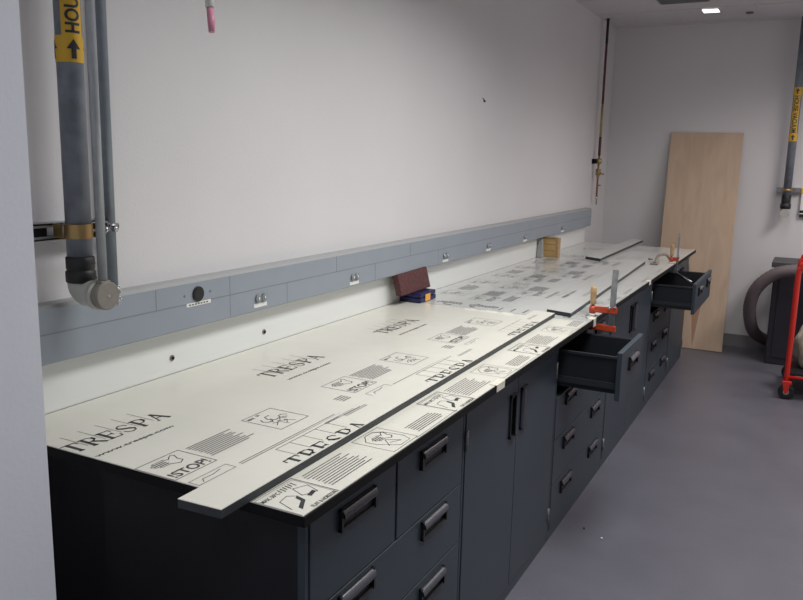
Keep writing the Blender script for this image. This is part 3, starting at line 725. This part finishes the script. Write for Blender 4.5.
def bar_clamp(x0, y, label, s=1.0, tilt=.004, low='orange'):
    """x0: screw axis near the worktop edge; bar stands outside the edge"""
    t = thing('bar_clamp', label, 'clamp', (x0, y, TOPZ)); xb = x0+.088*s
    zj = .937
    # bar
    bm = B(); lean = Vector((tilt, 0, 0))
    hexa(bm, [(xb-.0125*s, y-.004, .862), (xb+.0125*s, y-.004, .862), (xb+.0125*s, y+.004, .862), (xb-.0125*s, y+.004, .862),
              (xb-.0125*s+tilt, y-.004, 1.132), (xb+.0125*s+tilt, y-.004, 1.132), (xb+.0125*s+tilt, y+.004, 1.132), (xb-.0125*s+tilt, y+.004, 1.132)])
    for i in range(18): box(bm, (xb-.0128*s+tilt*i/22, y-.0045, .95+i*.01), (xb-.0100*s+tilt*i/22, y+.0045, .953+i*.01))
    obj('bar', bm, 'steel', t)
    def jaw(z, up):
        bm = B(); k = 1 if up else -1; tp = .013
        hexa(bm, [(x0-.014, y-.010, z-tp), (xb+.022*s, y-.010, z-tp-.006*(k < 0)), (xb+.022*s, y+.010, z-tp-.006*(k < 0)), (x0-.014, y+.010, z-tp),
                  (x0-.014, y-.010, z+tp), (xb+.022*s, y-.010, z+tp+.004*k), (xb+.022*s, y+.010, z+tp+.004*k), (x0-.014, y+.010, z+tp)])
        bmesh.ops.bevel(bm, geom=list(bm.edges), offset=.003, segments=2, affect='EDGES')
        cyl(bm, (x0, y, z-tp-.004), (x0, y, z+tp+.003), .0135, 16)
        return bm
    obj('sliding_jaw', jaw(.944, True), 'orange', t)
    obj('fixed_jaw', jaw(.866, False), low, t)
    bm = B(); cyl(bm, (xb-.01, y-.018, .957), (xb-.01, y+.018, .957), .005, 8); cyl(bm, (xb+.012, y-.016, .962), (xb+.012, y+.016, .962), .004, 8); obj('brake_plate', bm, 'steel', t)
    bm = B(); cyl(bm, (x0, y, .921), (x0, y, .985), .0055, 12); obj('spindle', bm, 'dark', t)
    bm = B(); tube(bm, [(x0, y, z) for z in (.966, .972, .985, 1.02, 1.043, 1.048)], [.010, .0135, .0125, .0145, .014, .010], 14); obj('grip', bm, 'wood', t)
    bm = B(); cyl(bm, (x0, y, TOPZ+.002), (x0, y, TOPZ+.010), .016, 16); obj('pad', bm, 'white', t)
    bm = B(); cyl(bm, (x0, y, .881), (x0, y, .888), .013, 16); obj('pad', bm, 'white', t)
bar_clamp(.908, 2.33, 'red bar clamp on the front edge above the nearer open drawer')
bar_clamp(.907, 4.54, 'red bar clamp on the front edge above the farther open drawer', .45, .002, 'steel')
bm = B(); tube(bm, smooth_path([(.822, 4.38, TOPZ+.012), (.822, 4.43, TOPZ+.018), (.818, 4.52, TOPZ+.044), (.826, 4.60, TOPZ+.050), (.850, 4.66, TOPZ+.046), (.866, 4.69, TOPZ+.022), (.872, 4.70, TOPZ+.013)], 5), .011, 12)
box(bm, (.795, 4.36, TOPZ+.001), (.845, 4.42, TOPZ+.012), 0, .002)
tag(obj('bent_bracket', bm, 'tan'), 'bent tan metal bracket on the worktop beside the farther red clamp', 'bracket')
bm = B(); cyl(bm, (.745, 4.66, TOPZ+.0008), (.745, 4.66, TOPZ+.012), .017, 16); tag(obj('small_knob', bm, 'tan'), 'small round tan knob on the worktop left of the bent bracket', 'knob')
bm = B(); cyl(bm, (.93, 4.62, .842), (1.105, 4.13, .849), .0085, 12)
tag(obj('steel_rod', bm, 'chrome'), 'pale steel rod lying across the top of the farther open drawer', 'rod')
for x, y, m, l in ((1.088, 2.02, 'white', 'white crumb on the floor in front of the cabinets'), (.997, 2.074, 'black', 'tiny dark pebble on the floor close to the cabinets')):
    bm = B(); bmesh.ops.create_icosphere(bm, subdivisions=1, radius=.005); 
    for v in bm.verts: v.co = Vector((x+v.co.x*1.1, y+v.co.y, .0042+v.co.z*.8))
    tag(obj('floor_crumb', bm, m), l, 'crumb')

# ---------------------------------------------------------------- ceiling fittings
t = thing('ceiling_light', 'small bright rectangular ceiling light above the far end of the bench', 'light', (.88, 5.67, H))
bm = B(); box(bm, (.82, 5.585, H-.006), (.94, 5.745, H-.0035)); obj('lens', bm, 'lamp', t)
bm = B()
for a, b in (((.805, 5.57), (.82, 5.76)), ((.94, 5.57), (.955, 5.76)), ((.82, 5.57), (.94, 5.585)), ((.82, 5.745), (.94, 5.76))): box(bm, (*a, H-.008), (*b, H-.0035))
obj('frame', bm, 'ceil', t)
t = thing('ceiling_vent', 'grey slatted ceiling vent just before the small far ceiling light', 'vent', (.72, 5.1, H))
bm = B(); box(bm, (.58, 4.75, H-.004), (.90, 5.25, H-.0032)); obj('backing', bm, 'dark', t)
bm = B()
for i in range(12): box(bm, (.585, 4.76+i*.041, H-.010), (.895, 4.785+i*.041, H-.0042))
for a, b in (((.565, 4.735), (.58, 5.265)), ((.90, 4.735), (.915, 5.265)), ((.58, 4.735), (.90, 4.75)), ((.58, 5.25), (.90, 5.265))): box(bm, (*a, H-.010), (*b, H-.0035))
obj('grille', bm, 'vent', t)
bm = B(); tube(bm, [(1.149, 5.857, z) for z in (H-.014, H-.012, H-.004)], [.022, .027, .03], 24)
tag(obj('sprinkler_cover', bm, 'vent'), 'round dark sprinkler cover on the ceiling near the back wall', 'sprinkler')
